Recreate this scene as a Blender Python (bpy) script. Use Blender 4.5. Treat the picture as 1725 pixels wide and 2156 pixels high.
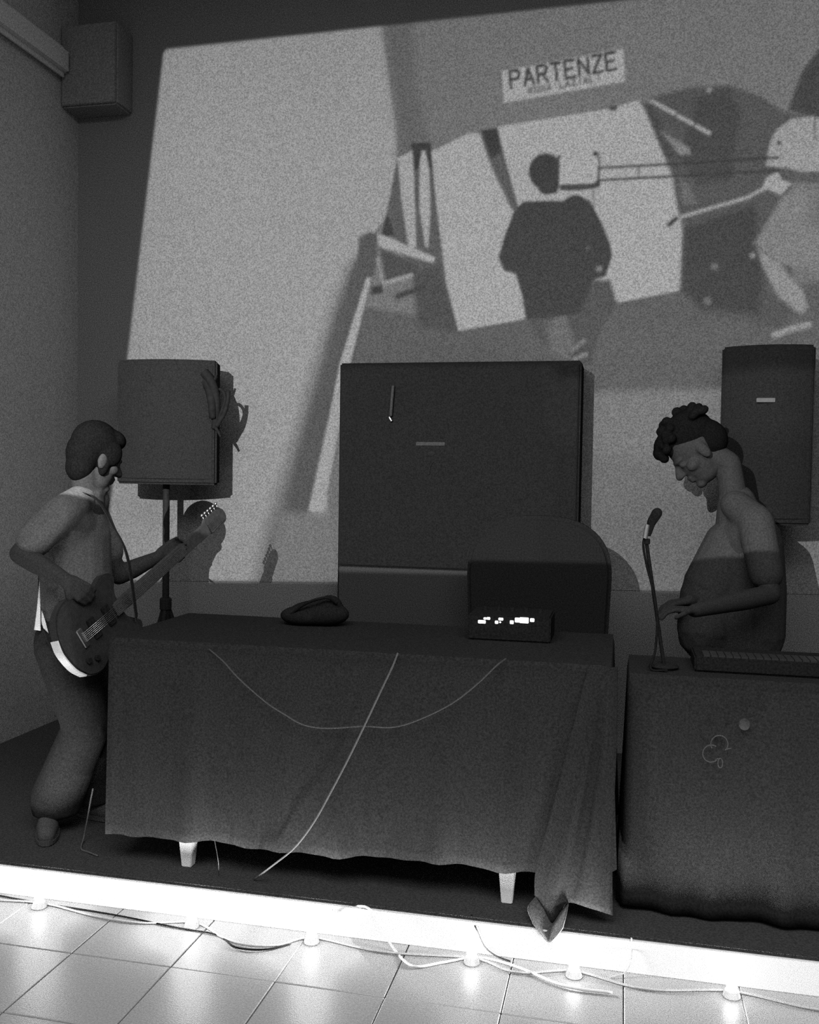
import bpy, bmesh, math, random
import numpy as np
from mathutils import Vector, Matrix

random.seed(7)
for o in list(bpy.data.objects):
    bpy.data.objects.remove(o)
S = bpy.context.scene
COL = S.collection

# ------------------------------------------------------------------ camera
CAMZ, FPX = 1.585, 2000.0
YAW, PITCH, ROLL = math.radians(12.7), math.atan(74 / FPX), 0.0155
_r0 = Vector((math.cos(YAW), math.sin(YAW), 0))
_f0 = Vector((-math.sin(YAW), math.cos(YAW), 0))
CF = _f0 * math.cos(PITCH) + Vector((0, 0, -math.sin(PITCH)))
_u0 = _r0.cross(CF)
CR = _r0 * math.cos(ROLL) + _u0 * math.sin(ROLL)
CU = _u0 * math.cos(ROLL) - _r0 * math.sin(ROLL)
CP = Vector((0, 0, CAMZ))
cam = bpy.data.cameras.new('camera')
cam.sensor_fit = 'VERTICAL'
cam.sensor_height = 24
cam.lens = 24 * FPX / 2156
cam.clip_start = 0.05
camo = bpy.data.objects.new('camera', cam)
COL.objects.link(camo)
m = Matrix.Identity(4)
for i in range(3):
    m[i][0], m[i][1], m[i][2], m[i][3] = CR[i], CU[i], -CF[i], CP[i]
camo.matrix_world = m
S.camera = camo

# ------------------------------------------------------------------ world, lights, exposure
S.view_settings.view_transform = 'Standard'
S.view_settings.look = 'None'
S.view_settings.gamma = 1
S.view_settings.use_curve_mapping = False
S.view_settings.exposure = 0.0
S.cycles.use_denoising = False      # keep the grain of the dim light
S.cycles.sample_clamp_direct = 6.0
S.cycles.sample_clamp_indirect = 0.6
S.cycles.caustics_reflective = False
W = bpy.data.worlds.new('dim hall')
S.world = W
W.use_nodes = True
W.node_tree.nodes['Background'].inputs[0].default_value = (1, 1, 1, 1)
W.node_tree.nodes['Background'].inputs[1].default_value = 0.30
_a = bpy.data.lights.new('fill_light', 'AREA')      # added fill above the audience, stands in for ambient light
_a.shape = 'RECTANGLE'
_a.size, _a.size_y = 5.0, 3.0
_a.energy = 330.0
_o = bpy.data.objects.new('fill_light', _a)
COL.objects.link(_o)
_o.location = (0, -0.6, 4.5)
PROJ = Vector((-1.25, -1.0, 2.78))       # lens of the film projector, behind the camera
PROJ_POWER = 4150.0
LAMP_POWER = 9.5                        # each little lamp along the stage edge


def at(x, y, Y):
    """world point on the plane Y (distance from the camera's wall of the hall) seen at pixel x, y"""
    d = CR * ((x - 862.5) / FPX) + CU * ((1078 - y) / FPX) + CF
    return CP + d * (Y / d.y)


def atz(x, y, z):
    d = CR * ((x - 862.5) / FPX) + CU * ((1078 - y) / FPX) + CF
    return CP + d * ((z - CAMZ) / d.z)


# ------------------------------------------------------------------ materials
MATS = {}


def mat(name, g, rough=0.7, spec=0.3, grain=0.25, scale=130.0, metal=0.0, bump=0.0, coat=0.0):
    if name in MATS:
        return MATS[name]
    M = bpy.data.materials.new(name)
    M.use_nodes = True
    nt = M.node_tree
    b = nt.nodes['Principled BSDF']
    b.inputs['Roughness'].default_value = rough
    b.inputs['Specular IOR Level'].default_value = spec
    b.inputs['Metallic'].default_value = metal
    b.inputs['Coat Weight'].default_value = coat
    geo = nt.nodes.new('ShaderNodeNewGeometry')
    n = nt.nodes.new('ShaderNodeTexNoise')
    n.inputs['Scale'].default_value = scale
    n.inputs['Detail'].default_value = 2.0
    nt.links.new(geo.outputs['Position'], n.inputs['Vector'])
    r = nt.nodes.new('ShaderNodeMapRange')
    r.inputs['From Min'].default_value = 0.3
    r.inputs['From Max'].default_value = 0.7
    r.inputs['To Min'].default_value = g * (1 - grain)
    r.inputs['To Max'].default_value = g * (1 + grain)
    nt.links.new(n.outputs['Fac'], r.inputs['Value'])
    c = nt.nodes.new('ShaderNodeCombineColor')
    for k in range(3):
        nt.links.new(r.outputs[0], c.inputs[k])
    nt.links.new(c.outputs[0], b.inputs['Base Color'])
    if bump:
        bp = nt.nodes.new('ShaderNodeBump')
        bp.inputs['Strength'].default_value = bump
        bp.inputs['Distance'].default_value = 0.003
        nt.links.new(n.outputs['Fac'], bp.inputs['Height'])
        nt.links.new(bp.outputs[0], b.inputs['Normal'])
    MATS[name] = M
    return M


def glow(name, strength):
    if name in MATS:
        return MATS[name]
    M = bpy.data.materials.new(name)
    M.use_nodes = True
    nt = M.node_tree
    nt.nodes.remove(nt.nodes['Principled BSDF'])
    e = nt.nodes.new('ShaderNodeEmission')
    e.inputs['Strength'].default_value = strength
    nt.links.new(e.outputs[0], nt.nodes['Material Output'].inputs[0])
    MATS[name] = M
    return M


PLASTER = mat('grey plaster', 0.14, 0.95, 0.1, 0.38, 150)
SIDEWALL = mat('side wall plaster with painted bounce', 0.30, 0.95, 0.1, 0.38, 150)  # same plaster, lightened to paint in bounce light on the left wall
CEIL = mat('ceiling paint', 0.80, 0.95, 0.1, 0.3, 100)
BLACKBOX = mat('black textured box paint', 0.017, 0.8, 0.0, 0.35, 130)
GRILLE = mat('black speaker grille', 0.017, 0.75, 0.0, 0.35, 160)
CLOTH = mat('black tablecloth fabric', 0.024, 0.95, 0.0, 0.33, 150)
CARPET = mat('black stage carpet', 0.050, 1.0, 0.0, 0.35, 150)
WHITEP = mat('white paint', 0.80, 0.5, 0.3, 0.03, 40)
TILE = mat('pale glazed floor tile', 0.26, 0.36, 0.6, 0.16, 160, bump=0.12)
GROUT = mat('grey grout', 0.2, 0.9, 0.1, 0.2, 90)
SKIN = mat('skin in the dark', 0.034, 0.7, 0.04, 0.25, 150)
SKINL = mat('lighter skin', 0.038, 0.7, 0.08, 0.25, 150)
HAIR = mat('dark hair', 0.006, 0.9, 0.0, 0.4, 160)
SHIRT = mat('grey cotton t-shirt', 0.115, 0.95, 0.05, 0.28, 140)
CHAIRT = mat('black upholstery', 0.016, 0.95, 0.0, 0.3, 140)
BLACKT = mat('black cotton', 0.040, 0.95, 0.0, 0.3, 140)
TROUS = mat('black trouser cloth', 0.032, 0.95, 0.0, 0.3, 140)
SHOE = mat('grey canvas', 0.07, 0.85, 0.1, 0.3, 160)
RUBBER = mat('pale rubber', 0.06, 0.8, 0.1, 0.2, 120)
METAL = mat('bright steel', 0.75, 0.3, 0.5, 0.05, 60, metal=1.0)
DARKMET = mat('black enamelled steel', 0.015, 0.6, 0.05, 0.25, 120)
HANGCABLE = mat('pale hanging cable sheath', 0.09, 0.6, 0.3, 0.1, 60)
DIMCABLE = mat('dim grey cable sheath', 0.045, 0.6, 0.3, 0.1, 60)
PALECABLE = mat('white cable sheath', 0.75, 0.55, 0.3, 0.05, 60)
GREYCABLE = mat('grey cable sheath', 0.40, 0.6, 0.3, 0.1, 60)
DARKCABLE = mat('black cable sheath', 0.012, 0.7, 0.03, 0.2, 60)
LACQUER = mat('dark guitar lacquer', 0.030, 0.35, 0.15, 0.15, 60)
RIMGLINT = mat('painted guitar edge glint', 0.62, 0.35, 0.5, 0.08, 60)
NECKW = mat('dark neck wood', 0.06, 0.5, 0.3, 0.2, 60)
BADGE = mat('silver badge', 0.10, 0.6, 0.2, 0.1, 80)
DULLBADGE = mat('worn grey badge', 0.045, 0.6, 0.1, 0.3, 120)


# ------------------------------------------------------------------ object helpers
def link(name, me, material=None, parent=None):
    o = bpy.data.objects.new(name, me)
    COL.objects.link(o)
    if material and me is not None:
        me.materials.clear()
        me.materials.append(material)
    if parent:
        o.parent = parent
        o.matrix_parent_inverse = parent.matrix_world.inverted()
    return o


def tag(o, label=None, cat=None, group=None, kind=None):
    if label: o['label'] = label
    if cat: o['category'] = cat
    if group: o['group'] = group
    if kind: o['kind'] = kind
    return o


def thing(name, label, cat, loc, group=None):
    o = bpy.data.objects.new(name, None)
    COL.objects.link(o)
    o.location = loc
    o.empty_display_size = 0.1
    o.matrix_world = Matrix.Translation(loc)
    return tag(o, label, cat, group)


def finish(bm, name, material, parent=None, smooth=False, bevel=0.0, seg=2, angle=35):
    bmesh.ops.remove_doubles(bm, verts=bm.verts, dist=1e-6)
    bmesh.ops.recalc_face_normals(bm, faces=bm.faces)
    if bevel:
        es = [e for e in bm.edges if len(e.link_faces) == 2 and e.calc_face_angle(0) > math.radians(angle)]
        bmesh.ops.bevel(bm, geom=es, offset=bevel, segments=seg, affect='EDGES', clamp_overlap=True)
    me = bpy.data.meshes.new(name)
    bm.to_mesh(me)
    bm.free()
    if smooth:
        me.shade_smooth()
    return link(name, me, material, parent)


def box_bm(lo, hi, bm=None):
    bm = bm or bmesh.new()
    r = bmesh.ops.create_cube(bm, size=1)
    lo, hi = Vector(lo), Vector(hi)
    for v in r['verts']:
        v.co = Vector(((lo[i] + hi[i]) / 2 + v.co[i] * (hi[i] - lo[i])) for i in range(3))
    return bm


def box(name, lo, hi, material, parent=None, bevel=0.004):
    return finish(box_bm(lo, hi), name, material, parent, bevel=bevel)


def prism_bm(poly, z0, z1, bm=None, mtx=None):
    bm = bm or bmesh.new()
    n = len(poly)
    a = [bm.verts.new((p[0], p[1], z0)) for p in poly]
    b = [bm.verts.new((p[0], p[1], z1)) for p in poly]
    bm.faces.new(a[::-1])
    bm.faces.new(b)
    for i in range(n):
        bm.faces.new((a[i], a[(i + 1) % n], b[(i + 1) % n], b[i]))
    if mtx is not None:
        for v in a + b:
            v.co = mtx @ v.co
    return bm


def frame_to(p, q):
    d = (q - p)
    L = d.length
    d = d / max(L, 1e-9)
    up = Vector((0, 0, 1)) if abs(d.z) < 0.95 else Vector((1, 0, 0))
    s = up.cross(d).normalized()
    t = d.cross(s)
    return d, s, t, L


def frustum_bm(bm, p, q, r1, r2, n=16):
    p, q = Vector(p), Vector(q)
    d, s, t, L = frame_to(p, q)
    A, B = [], []
    for i in range(n):
        a = 2 * math.pi * i / n
        v = s * math.cos(a) + t * math.sin(a)
        A.append(bm.verts.new(p + v * r1))
        B.append(bm.verts.new(q + v * r2))
    bm.faces.new(A[::-1])
    bm.faces.new(B)
    for i in range(n):
        bm.faces.new((A[i], A[(i + 1) % n], B[(i + 1) % n], B[i]))
    return bm


def rod(name, p, q, r1, material, parent=None, r2=None, n=16):
    bm = frustum_bm(bmesh.new(), p, q, r1, r1 if r2 is None else r2, n)
    return finish(bm, name, material, parent, smooth=False, bevel=min(r1, r2 or r1) * 0.2, seg=1, angle=60)


def catmull(pts, sub=8):
    P = [Vector(p) for p in pts]
    P = [P[0] * 2 - P[1]] + P + [P[-1] * 2 - P[-2]]
    out = []
    for i in range(1, len(P) - 2):
        for k in range(sub):
            t = k / sub
            a, b, c, d = P[i - 1], P[i], P[i + 1], P[i + 2]
            out.append(0.5 * ((2 * b) + (c - a) * t + (2 * a - 5 * b + 4 * c - d) * t * t + (3 * b - a - 3 * c + d) * t ** 3))
    out.append(P[-2])
    return out


def tube_bm(pts, r, bm=None, n=8, sub=8, taper=None):
    bm = bm or bmesh.new()
    C = catmull(pts, sub)
    rings = []
    s = None
    for i, p in enumerate(C):
        d = (C[min(i + 1, len(C) - 1)] - C[max(i - 1, 0)]).normalized()
        if s is None:
            s = (Vector((0, 0, 1)) if abs(d.z) < 0.9 else Vector((1, 0, 0))).cross(d).normalized()
        s = (s - d * s.dot(d)).normalized()
        t = d.cross(s)
        rr = r if taper is None else r + (taper - r) * i / (len(C) - 1)
        rings.append([bm.verts.new(p + (s * math.cos(2 * math.pi * k / n) + t * math.sin(2 * math.pi * k / n)) * rr) for k in range(n)])
    for a, b in zip(rings, rings[1:]):
        for k in range(n):
            bm.faces.new((a[k], a[(k + 1) % n], b[(k + 1) % n], b[k]))
    bm.faces.new(rings[0][::-1])
    bm.faces.new(rings[-1])
    return bm


def tube(name, pts, r, material, parent=None, **kw):
    return finish(tube_bm(pts, r, **kw), name, material, parent, smooth=True)


def ell_bm(bm, c, r, ax=None, sub=3):
    c = Vector(c)
    res = bmesh.ops.create_icosphere(bm, subdivisions=sub, radius=1)
    ax = ax or (Vector((1, 0, 0)), Vector((0, 1, 0)), Vector((0, 0, 1)))
    for v in res['verts']:
        v.co = c + ax[0] * v.co.x * r[0] + ax[1] * v.co.y * r[1] + ax[2] * v.co.z * r[2]
    return bm


def cap_bm(bm, p, r1, q, r2):
    """tapered limb segment with round ends"""
    p, q = Vector(p), Vector(q)
    frustum_bm(bm, p, q, r1, r2, 18)
    ell_bm(bm, p, (r1,) * 3, sub=2)
    ell_bm(bm, q, (r2,) * 3, sub=2)


def blob(bm, name, material, parent, voxel=0.006, smooth=4):
    """melt overlapping volumes into ONE continuous skin"""
    me = bpy.data.meshes.new('tmp')
    bm.to_mesh(me)
    bm.free()
    o = bpy.data.objects.new('tmp', me)
    COL.objects.link(o)
    r = o.modifiers.new('r', 'REMESH')
    r.mode = 'VOXEL'
    r.voxel_size = voxel
    s = o.modifiers.new('s', 'SMOOTH')
    s.factor = 0.5
    s.iterations = smooth
    dg = bpy.context.evaluated_depsgraph_get()
    new = bpy.data.meshes.new_from_object(o.evaluated_get(dg))
    bpy.data.objects.remove(o)
    bpy.data.meshes.remove(me)
    new.shade_smooth()
    new.name = name
    return link(name, new, material, parent)


# ------------------------------------------------------------------ the room
WALLY, LX, RX, CZ = 5.2, -3.25, 3.3, 4.55
STG, LIP = 0.115, 3.1
tag(box('wall_back', (LX - 0.2, WALLY, -0.1), (RX + 0.2, WALLY + 0.2, CZ + 0.1), PLASTER, bevel=0), kind='structure')
tag(box('wall_left', (LX - 0.2, -4, -0.1), (LX, WALLY, CZ + 0.1), SIDEWALL, bevel=0), kind='structure')
tag(box('wall_right', (RX, -4, -0.1), (RX + 0.2, WALLY, CZ + 0.1), PLASTER, bevel=0), kind='structure')
tag(box('ceiling', (LX, -4, CZ), (RX, WALLY, CZ + 0.15), CEIL, bevel=0), kind='structure')
# ledge along the left wall just under the ceiling
tag(box('trim_1', (LX, 0.5, 3.86), (LX + 0.07, 5.02, 4.03), mat('pale ledge paint', 0.40, 0.9, 0.1, 0.25, 100), bevel=0.03), kind='structure')

floor = tag(box('floor', (LX, -4, -0.1), (RX, WALLY, -0.012), GROUT, bevel=0), kind='structure')
TP, GAP = 0.355, 0.003
tb = finish(box_bm((GAP / 2, GAP / 2, -0.012), (TP - GAP / 2, TP - GAP / 2, 0)), 'tile', TILE, floor, bevel=0.0025, seg=1)
tme = tb.data
first = True
for j in range(6):
    for i in range(-4, 13):
        x = -1.74 + i * TP
        y = LIP + 0.012 - (j + 1) * TP
        if x < LX or x + TP > RX:
            continue
        o = tb if first else tb.copy()
        if not first:
            COL.objects.link(o)
        first = False
        o.location = (x, y, random.uniform(-0.0006, 0.0006))
        o.rotation_euler = (random.uniform(-.002, .002), random.uniform(-.002, .002), 0)

stage = thing('stage_platform', 'low platform with black deck and glowing white front edge along its foot', 'stage', Vector((0, LIP, 0)))
box('deck', (LX, LIP, 0.0), (RX, WALLY - .002, STG), CARPET, stage, bevel=0.004)
box('front_board', (LX, LIP - 0.012, 0.0), (RX, LIP, STG - 0.008), WHITEP, stage, bevel=0.002)

# ------------------------------------------------------------------ the film picture: a real slide in a real projector
FILM = []      # painter's list: (kind, data, grey 0-255, softness px)


def poly(pts, v, soft=4): FILM.append(('p', np.array(pts, float), v, soft))
def line(pts, w, v, soft=3): FILM.append(('l', (np.array(pts, float), w), v, soft))
def disc(c, r, v, soft=4): FILM.append(('d', (c, r if isinstance(r, tuple) else (r, r)), v, soft))


# left pale wall is the base tone; then everything right of it
poly([(796, -60), (806, 60), (822, 180), (836, 270), (838, 330), (814, 455), (785, 495), (745, 560), (690, 780), (690, 1300), (2300, 1300), (2300, -60)], 108, 5)
poly([(802, -60), (808, 60), (826, 180), (838, 290), (838, 330), (905, 300), (880, 180), (860, -60)], 96, 26)
poly([(735, 640), (965, 680), (1440, 610), (1800, 590), (2300, 560), (2300, 800), (735, 800)], 86, 14)
poly([(1200, 700), (1800, 660), (2300, 640), (2300, 830), (1200, 830)], 88, 24)
poly([(1180, 828), (2300, 800), (2300, 1300), (1180, 1300)], 114, 24)
poly([(1180, 960), (2300, 960), (2300, 1300), (1180, 1300)], 104, 60)
# leaning plank on the left
poly([(738, 560), (700, 650), (652, 810), (602, 985), (560, 1120), (520, 1320), (700, 1320), (640, 1100), (690, 900), (735, 720), (775, 560)], 96, 40)
poly([(752, 540), (715, 640), (668, 810), (622, 985), (600, 1100), (650, 1100), (690, 900), (735, 720), (778, 540)], 80, 18)
poly([(590, 1080), (720, 1080), (720, 1320), (540, 1320)], 110, 22)
poly([(756, 500), (778, 488), (796, 494), (792, 560), (766, 660), (748, 770), (690, 940), (690, 860), (722, 740), (748, 600)], 80, 7)
poly([(772, 585), (783, 585), (738, 765), (720, 870), (700, 980), (681, 1076), (650, 1076), (688, 905), (716, 765)], 150, 4)
# clutter beside it
poly([(838, 328), (905, 306), (916, 380), (940, 590), (966, 697), (905, 690), (868, 570), (812, 470)], 84, 6)
poly([(868, 575), (925, 560), (968, 700), (880, 690)], 72, 16)
poly([(815, 448), (824, 470), (831, 497), (802, 500)], 56, 5)
poly([(866, 302), (908, 300), (911, 354), (904, 362), (896, 318), (887, 320), (883, 356), (869, 360)], 58, 4)
poly([(838, 332), (869, 318), (872, 360), (877, 522), (861, 522), (846, 420)], 150, 4)
poly([(884, 352), (889, 318), (896, 318), (904, 356), (907, 450), (902, 522), (896, 518), (884, 440)], 152, 4)
poly([(800, 524), (842, 540), (885, 562), (868, 580), (814, 592)], 74, 5)
poly([(794, 493), (808, 496), (917, 542), (914, 554), (893, 549), (799, 519)], 152, 4)
line([(795, 545), (809, 605)], 3.5, 140, 2)
line([(812, 596), (866, 580)], 9, 140, 4)
poly([(783, 604), (806, 600), (807, 617), (782, 622)], 52, 4)
line([(838, 624), (890, 606)], 12, 64, 6)
# two white boards
poly([(909, 320), (989, 280), (1011, 282), (1030, 341), (1058, 393), (1082, 445), (1122, 430), (1122, 655), (1106, 672), (966, 697), (940, 595), (919, 428)], 153, 3)
poly([(1013, 275), (1050, 270), (1064, 330), (1092, 440), (1078, 442), (1040, 362)], 84, 6)
poly([(1013, 275), (1048, 270), (1056, 320), (1034, 335)], 58, 5)
poly([(1048, 267), (1280, 230), (1345, 212), (1362, 240), (1398, 325), (1418, 368), (1428, 440), (1438, 490), (1432, 612), (1305, 637), (1200, 600), (1094, 440), (1066, 340)], 153, 3)
poly([(1280, 226), (1302, 222), (1298, 234), (1284, 233)], 72, 3)
# dark clutter at the right
poly([(1372, 206), (1455, 184), (1535, 180), (1600, 202), (1655, 236), (1700, 250), (1660, 420), (1660, 520), (1680, 640), (1640, 690), (1480, 660), (1436, 612), (1440, 480), (1428, 440), (1416, 370), (1396, 322), (1362, 238)], 80, 10)
poly([(1470, 205), (1535, 186), (1560, 240), (1540, 380), (1470, 390), (1430, 330), (1450, 260)], 70, 16)
poly([(1442, 480), (1590, 430), (1610, 560), (1600, 660), (1480, 650), (1436, 612)], 64, 16)
poly([(1352, 216), (1365, 238), (1402, 330), (1420, 335), (1400, 270), (1372, 220)], 72, 6)
for a, b in (((1373, 213), (1420, 239)), ((1429, 245), (1459, 261)), ((1468, 266), (1494, 281))):
    line([a, b], 8, 148, 4)
poly([(1392, 276), (1418, 292), (1452, 312), (1455, 326), (1432, 326)], 122, 8)
disc((1494, 190), 6, 118)
poly([(1432, 372), (1440, 430), (1470, 430), (1450, 390)], 100, 8)
# kneeling pale figure with a bald mask at the right
poly([(1660, 232), (1690, 150), (1726, 104), (1790, 60), (2300, 60), (2300, 260), (1713, 250)], 70, 8)
poly([(1742, 240), (1900, 260), (1900, 700), (1742, 700)], 96, 10)
poly([(1618, 318), (1624, 296), (1636, 273), (1667, 251), (1713, 245), (1758, 258), (1770, 310), (1752, 365), (1690, 368), (1640, 352), (1614, 350)], 142, 5)
poly([(1650, 352), (1690, 362), (1752, 360), (1740, 388), (1668, 384)], 84, 6)
poly([(1612, 376), (1638, 362), (1648, 380), (1668, 386), (1646, 411), (1607, 395)], 148, 4)
disc((1641, 301), 4.5, 52, 2)
line([(1716, 245), (1717, 295)], 3, 74, 2)
poly([(1648, 414), (1690, 396), (1704, 428), (1694, 468), (1760, 500), (1760, 600), (1700, 560), (1640, 560), (1588, 512), (1618, 466)], 118, 12)
poly([(1596, 525), (1640, 555), (1690, 610), (1702, 648), (1688, 662), (1640, 626), (1606, 560)], 132, 10)
line([(1632, 706), (1668, 692), (1704, 684)], 13, 136, 6)
disc((1585, 538), 6, 128)
disc((1506, 562), 8, 100, 8)
disc((1490, 634), 8, 104, 8)
# stick, rods and box
line([(1418, 462), (1575, 416), (1612, 396)], 8, 140, 4)
line([(1409, 474), (1424, 461)], 9, 60, 4)
line([(1262, 354), (1430, 345), (1640, 332)], 5.5, 52, 3)
line([(1262, 380), (1430, 371), (1640, 360)], 5, 58, 3)
line([(1344, 350), (1346, 378)], 3, 80, 2)
# the boy seen from behind
poly([(1109, 668), (1222, 650), (1240, 590), (1285, 590), (1300, 640), (1262, 700), (1245, 770), (1200, 770), (1140, 720)], 76, 8)
poly([(1150, 680), (1190, 660), (1210, 720), (1200, 768), (1160, 740)], 98, 14)
line([(1206, 737), (1230, 718)], 9, 112, 5)
line([(1210, 757), (1234, 746)], 9, 120, 5)
line([(1251, 388), (1249, 640)], 3, 84, 2)
poly([(1103, 424), (1083, 445), (1062, 500), (1050, 543), (1062, 570), (1086, 577), (1100, 623), (1108, 672), (1163, 668), (1222, 660), (1250, 590), (1276, 582), (1290, 540), (1286, 515), (1268, 470), (1243, 424), (1222, 412), (1199, 410), (1156, 423)], 55, 4)
disc((1262, 566), 7, 108)
disc((1238, 522), 4, 90)
poly([(1134, 409), (1188, 402), (1216, 405), (1184, 424), (1150, 422)], 150, 4)
disc((1150, 362), (36, 39), 55, 4)
poly([(1128, 385), (1180, 385), (1174, 406), (1150, 411), (1137, 405)], 55, 4)
poly([(1178, 389), (1262, 386), (1262, 395), (1220, 402), (1180, 401)], 68, 4)
poly([(1180, 327), (1256, 321), (1258, 385), (1178, 389)], 155, 3)
line([(1258, 322), (1263, 340), (1260, 386)], 4, 62, 2)
disc((1254, 324), 5, 58, 3)
disc((1178, 331), 4, 58, 3)
disc((1259, 387), 6, 58, 3)
# departures sign
poly([(1057, 150), (1313, 103), (1317, 172), (1062, 217)], 152, 4)
GL = {'P': [[(0, 0), (0, 1), (.8, 1), (1, .8), (.8, .5), (0, .5)]], 'A': [[(0, 0), (.5, 1), (1, 0)], [(.2, .35), (.8, .35)]],
      'R': [[(0, 0), (0, 1), (.8, 1), (1, .8), (.8, .52), (0, .52)], [(.45, .52), (1, 0)]], 'T': [[(0, 1), (1, 1)], [(.5, 1), (.5, 0)]],
      'E': [[(1, 1), (0, 1), (0, 0), (1, 0)], [(0, .52), (.8, .52)]], 'N': [[(0, 0), (0, 1), (1, 0), (1, 1)]],
      'Z': [[(0, 1), (1, 1), (0, 0), (1, 0)]], 'O': [[(.1, .1), (.1, .9), (.9, .9), (.9, .1), (.1, .1)]],
      'M': [[(0, 0), (0, 1), (.5, .4), (1, 1), (1, 0)]], 'L': [[(0, 1), (0, 0), (1, 0)]], 'I': [[(.5, 0), (.5, 1)]]}


def lettering(txt, org, ux, uy, pitch, w, h, sw, v):
    org, ux, uy = np.array(org, float), np.array(ux, float), np.array(uy, float)
    for i, ch in enumerate(txt):
        for st in GL.get(ch, []):
            line([tuple(org + ux * (i * pitch + p[0] * w) + uy * p[1] * h) for p in st], sw, v, 2)


lettering('PARTENZE', (1077, 186), (.984, -.181), (-.10, -.995), 29.3, 20, 35, 6.2, 66)
lettering('ROMA LAZIALI', (1114, 199), (.981, -.193), (-.06, -.998), 13.2, 8.5, 13, 3.2, 92)


def lin(v):
    c = v / 255.0
    return c / 12.92 if c <= 0.04045 else ((c + 0.055) / 1.055) ** 2.4


def film_grid():
    x0, x1, z0, z1, st = -3.25, 2.1, 0.80, 4.50, 0.0075
    nx, nz = int((x1 - x0) / st) + 1, int((z1 - z0) / st) + 1
    X, Z = np.meshgrid(np.linspace(x0, x1, nx), np.linspace(z0, z1, nz))
    D = np.stack([X, np.full_like(X, WALLY), Z - CAMZ], -1)
    a, b, c = D @ np.array(CR), D @ np.array(CU), D @ np.array(CF)
    px, py = 862.5 + FPX * a / c, 1078 - FPX * b / c

    def sd_line(P, x, y):
        d = np.full(x.shape, 1e9)
        for (ax, ay), (bx, by) in zip(P[:-1], P[1:]):
            ex, ey = bx - ax, by - ay
            t = np.clip(((x - ax) * ex + (y - ay) * ey) / (ex * ex + ey * ey + 1e-9), 0, 1)
            d = np.minimum(d, np.hypot(x - ax - t * ex, y - ay - t * ey))
        return d

    def inside(P, x, y):
        c = np.zeros(x.shape, bool)
        n = len(P)
        for i in range(n):
            (ax, ay), (bx, by) = P[i], P[(i + 1) % n]
            if ay == by:
                continue
            c ^= ((ay > y) != (by > y)) & (x < (bx - ax) * (y - ay) / (by - ay) + ax)
        return c

    def cover(kind, data, soft, x, y):
        if kind == 'p':
            d = sd_line(np.vstack([data, data[:1]]), x, y)
            d = np.where(inside(data, x, y), d, -d)
        elif kind == 'l':
            d = data[1] / 2 - sd_line(data[0], x, y)
        else:
            (cx, cy), (rx, ry) = data
            d = (1 - np.hypot((x - cx) / rx, (y - cy) / ry)) * min(rx, ry)
        return np.clip(d / soft + 0.5, 0, 1)

    AMB = 0.046
    rel = lambda v: max(lin(v) - AMB, 0.0) / 0.36
    # bright wall: a touch dimmer at its top left, brightest in the middle
    val = rel(143) * (1 - 0.16 * np.clip((420 - px) / 260, 0, 1) - 0.14 * np.clip((330 - py) / 330, 0, 1)) + 0 * px
    val = val * (1 - 0.12 * np.clip((py - 900) / 320, 0, 1))
    for kind, data, v, soft in FILM:
        if kind == 'p': P, pad = data, soft
        elif kind == 'l': P, pad = data[0], soft + data[1]
        else: P, pad = np.array([np.array(data[0]) - data[1], np.array(data[0]) + data[1]]), soft
        sel = (px > P[:, 0].min() - pad) & (px < P[:, 0].max() + pad) & (py > P[:, 1].min() - pad) & (py < P[:, 1].max() + pad)
        if not sel.any():
            continue
        k = cover(kind, data, soft, px[sel], py[sel])
        val[sel] = val[sel] * (1 - k) + rel(v) * k
    rs = np.random.RandomState(5)
    for cell, amp in ((60, .06), (22, .05), (9, .05)):
        g = rs.rand(nz // cell + 3, nx // cell + 3) * 2 - 1
        fz, fx = np.arange(nz) / cell, np.arange(nx) / cell
        iz, ix = fz.astype(int), fx.astype(int)
        tz, tx = (fz - iz)[:, None], (fx - ix)[None, :]
        tz, tx = tz * tz * (3 - 2 * tz), tx * tx * (3 - 2 * tx)
        n = (g[iz][:, ix] * (1 - tz) + g[iz + 1][:, ix] * tz) * (1 - tx) + (g[iz][:, ix + 1] * (1 - tz) + g[iz + 1][:, ix + 1] * tz) * tx
        val *= 1 + amp * n * np.clip((0.42 - val) / 0.42 + .25, 0, 1.3)
    # picture gate: trapezoid with a rounded top left corner
    gate = np.array([(352, 104), (345, 112), (268, 760), (214, 1222), (700, 1226), (1400, 1245), (2300, 1262), (2300, -105), (1325, 0)], float)
    val *= cover('p', gate, 7, px, py)
    # a lens and condenser even out the beam
    vx, vz = X - PROJ.x, Z - PROJ.z
    dy = WALLY - PROJ.y
    cos4 = (dy / np.sqrt(vx * vx + vz * vz + dy * dy)) ** 4
    val = np.clip(val / np.maximum(cos4, 0.3) ** 0.8, 0, 1)
    s = SL / dy
    co = np.stack([PROJ.x + vx * s, np.full_like(X, PROJ.y + SL), PROJ.z + vz * s], -1).reshape(-1, 3)
    idx = np.arange(nx * nz).reshape(nz, nx)
    q = np.stack([idx[:-1, :-1], idx[:-1, 1:], idx[1:, 1:], idx[1:, :-1]], -1).reshape(-1, 4)
    me = bpy.data.meshes.new('film_slide')
    me.vertices.add(len(co))
    me.vertices.foreach_set('co', co.astype(np.float32).ravel())
    me.loops.add(q.size)
    me.loops.foreach_set('vertex_index', q.astype(np.int32).ravel())
    me.polygons.add(len(q))
    me.polygons.foreach_set('loop_start', np.arange(0, q.size, 4, dtype=np.int32))
    me.update(calc_edges=True)
    at_ = me.color_attributes.new('film', 'FLOAT_COLOR', 'POINT')
    v = val.ravel().astype(np.float32)
    at_.data.foreach_set('color', np.stack([v, v, v, np.ones_like(v)], -1).ravel())
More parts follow.
